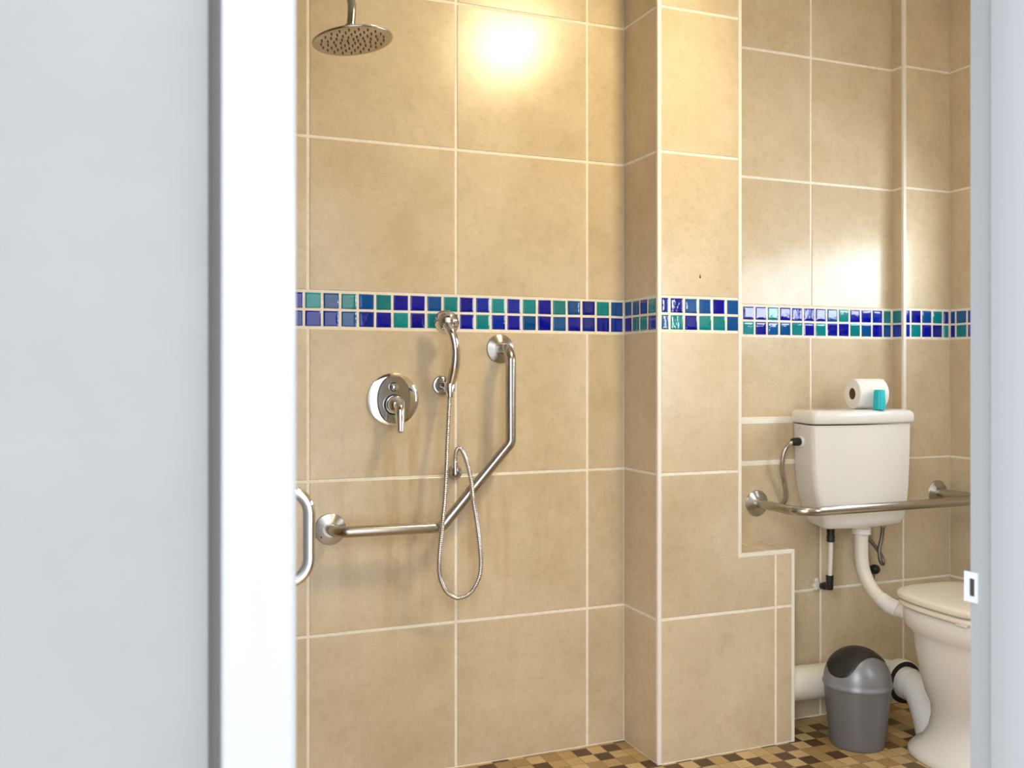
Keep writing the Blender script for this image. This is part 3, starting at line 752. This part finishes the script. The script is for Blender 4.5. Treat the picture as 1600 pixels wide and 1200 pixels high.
# ------------------------------------------------------------------ pedal-less swing bin
bx, by = 2.131, 2.368
bi = thing('swing_bin', (bx, by, 0), 'small silver-grey bin with a black swing lid on the floor by the toilet', 'waste bin')
mb = MB(); mb.lathe([(.079,0),(.0825,.003),(.0835,.008),(.0845,.016),(.1015,.187),(.1015,.195),(.0975,.195),(.081,.02),(0,.018)], (bx,by,0), (0,0,1), 72, cap=False)
mb.lathe([(.079,0),(0,0.0)], (bx,by,0), (0,0,1), 72, cap=False)
mb.build('body', M['bin'], bi)
R_ = .1025; zc = .201
mb = MB()
prof = [(.1020,.188),(.1055,.190),(.1062,.1945),(.1055,.1985),(R_+.0008,.2005)] + [(R_*math.cos(t), zc+R_*1.02*math.sin(t)) for t in [i/26*PI/2 for i in range(1, 27)]]
mb.lathe(prof, (bx,by,0), (0,0,1), 80, cap=False); ld = mb.build('lid', M['binlid'], bi)
bd = [(-.88,.29,.37),(-.92,.20,.32),(-.95,.05,.265),(-.955,-.13,.245),(-.90,-.34,.265),(-.79,-.50,.34),(-.655,-.565,.485),(-.49,-.575,.655),(-.29,-.57,.77),(-.06,-.565,.82),(.17,-.57,.80),(.37,-.58,.72),
      (.60,-.52,.61),(.74,-.35,.57),(.76,-.10,.64),(.66,.15,.73),(.48,.38,.79),(.25,.52,.81),(-.05,.60,.79),(-.35,.62,.70),(-.60,.57,.56),(-.78,.45,.43)]
B_ = [Vector(q).normalized() for q in bd]; pb = []
nb = len(B_)
for i in range(nb):
    for kx in range(4):
        t = kx/4; p0, p1, p2, p3 = B_[i-1], B_[i], B_[(i+1)%nb], B_[(i+2)%nb]
        q = .5*((2*p1)+(p2-p0)*t+(2*p0-5*p1+4*p2-p3)*t*t+(3*p1-p0-3*p2+p3)*t**3); pb.append(q.normalized())
cd = Vector((-.22,.02,.97)).normalized(); rings = []
for f_, rad in ((0.0,R_+.0016),(.2,R_+.0016),(.4,R_+.0016),(.6,R_+.0016),(.8,R_+.0016),(.93,R_+.0016),(.985,R_+.0014),(1.0,R_+.0006),(1.0,R_-.001)):
    rings.append([])
    for q in pb:
        d_ = cd.slerp(q, f_) if f_ > 0 else (cd + (q-cd)*.001).normalized()
        rings[-1].append((bx+d_.x*rad, by+d_.y*rad, zc+d_.z*rad*1.02))
mb = MB(); mb.loft(rings, cap=False); fl = mb.build('flap', M['flap'], bi, smooth=60); fl['label'] = 'black curved swing flap'

# ------------------------------------------------------------------ things on the cistern lid
ZT = 1.0530
rc_ = Vector((2.307, 2.520, ZT+.0507)); ra = Vector((math.cos(math.radians(-10)), math.sin(math.radians(-10)), 0))
tr = thing('toilet_roll', tuple(rc_ - Vector((0,0,.0507))), 'white toilet paper roll lying on the cistern lid', 'toilet roll')
mb = MB(); hl = .0535
mb.lathe([(.0195,-hl),(.048,-hl),(.0500,-hl+.002),(.0505,-hl+.006),(.0505,hl-.006),(.0500,hl-.002),(.048,hl),(.0195,hl)], rc_, ra, 64, closed_prof=True)
mb.build('paper', M['paper'], tr)
mb = MB(); mb.lathe([(.0180,-hl+.001),(.0194,-hl+.001),(.0194,hl-.001),(.0180,hl-.001)], rc_, ra, 40, closed_prof=True)
mb.build('cardboard_core', M['card'], tr)
# folded V-shaped end of the paper on the front of the roll
up = Vector((0,0,1)); fwd = Vector((ra.y, -ra.x, 0)).normalized()
if fwd.y > 0: fwd = -fwd
mb = MB(); top = []; inn = []
segs = 14
for i in range(segs+1):
    t = i/segs; ang = math.radians(20 + 66*t); hw = .050*(1-t)+.0015
    r1 = .0505; r2 = .0514
    row = []
    for s in (-1, 1):
        for r in (r1, r2):
            row.append(rc_ + ra*(.004 + s*hw) + (up*math.cos(ang) + fwd*math.sin(ang))*r)
    top.append([row[0], row[1], row[3], row[2]])
mb.loft(top); mb.build('folded_end', M['paper'], tr, smooth=30)
mb = MB(); cpx = Vector((2.293, 2.4455, ZT))
mb.lathe([(.0202,0),(.0202,.002),(.0178,.058),(.0168,.0635),(.0140,.0655),(0,.0658)], cpx, (0,0,1), 40)
tag(mb.build('plastic_cup', M['cup']), 'small turquoise plastic cup upside down in front of the toilet roll', 'cup')
m_ = mk.build('maker_mark', mat('grey_print', (.30,.27,.23), .5), ci)

# ------------------------------------------------------------------ lamp, daylight, camera
LP = Vector((1.55, 1.40, ZC))
cl = thing('ceiling_light', tuple(LP), 'round warm ceiling light above the shower area', 'ceiling light')
mb = MB(); mb.lathe([(.135,0),(.135,-.014),(.128,-.018),(.0,-.018)], LP, (0,0,1), 48); mb.build('base', M['gloss'], cl)
mb = MB(); mb.lathe([(.120,-.018),(.122,-.030),(.110,-.055),(.080,-.076),(.04,-.086),(0,-.088)], LP, (0,0,1), 48, cap=False); mb.build('dome', M['lamp'], cl)

sp = bpy.data.lights.new('added_spot', 'SPOT'); so_ = bpy.data.objects.new('added_spot', sp); COL.objects.link(so_)  # unseen spot added under the dome to aim warm light at the shower wall
sp.energy = 72; sp.color = (1.0,.80,.45); sp.spot_size = math.radians(80); sp.spot_blend = .8; sp.shadow_soft_size = .15
so_.location = LP + Vector((0,.02,-.12)); so_.rotation_euler = (Vector((.98,YA,1.72)) - so_.location).to_track_quat('-Z','Y').to_euler()
w = bpy.data.worlds.new('hall_daylight'); scene.world = w; w.use_nodes = True
bg = w.node_tree.nodes['Background']; bg.inputs['Color'].default_value = (.92,.96,1.0,1); wt = w.node_tree; tc = wt.nodes.new('ShaderNodeTexCoord'); sx_ = wt.nodes.new('ShaderNodeSeparateXYZ'); mr = wt.nodes.new('ShaderNodeMapRange')
wt.links.new(tc.outputs['Generated'], sx_.inputs[0]); ab_ = wt.nodes.new('ShaderNodeMath'); ab_.operation = 'ABSOLUTE'; wt.links.new(sx_.outputs['X'], ab_.inputs[0]); wt.links.new(ab_.outputs[0], mr.inputs['Value'])   # hall open to daylight on both sides, shaded behind
mr.interpolation_type = 'SMOOTHSTEP'
for k_, v_ in (('From Min', .1), ('From Max', .9), ('To Min', 2.9), ('To Max', 7.6)): mr.inputs[k_].default_value = v_
mz_ = wt.nodes.new('ShaderNodeMapRange'); mz_.interpolation_type = 'SMOOTHSTEP'; wt.links.new(sx_.outputs['Z'], mz_.inputs['Value'])
for k_, v_ in (('From Min', .02), ('From Max', .45), ('To Min', .75), ('To Max', 1.75)): mz_.inputs[k_].default_value = v_
ml_ = wt.nodes.new('ShaderNodeMath'); ml_.operation = 'MULTIPLY'
wt.links.new(mr.outputs['Result'], ml_.inputs[0]); wt.links.new(mz_.outputs['Result'], ml_.inputs[1])
wt.links.new(ml_.outputs[0], bg.inputs['Strength'])

cam = bpy.data.cameras.new('camera'); co = bpy.data.objects.new('camera', cam); COL.objects.link(co)
co.location = (0, 0, 1.1682); co.rotation_euler = (PI/2, 0, -math.radians(21.903))
cam.sensor_width = 36; cam.sensor_fit = 'HORIZONTAL'; cam.lens = 1475.68/1600*36
cam.shift_x = 0; cam.shift_y = -(600-585.45)/1600
cam.clip_start = .02; cam.clip_end = 50
cam.dof.use_dof = True; cam.dof.focus_distance = 2.95; cam.dof.aperture_fstop = 7.5
scene.camera = co
vs = scene.view_settings
scene.display_settings.display_device = 'sRGB'
vs.view_transform = 'Standard'; vs.look = 'None'; vs.exposure = 0.0; vs.gamma = 1.0; vs.use_curve_mapping = False
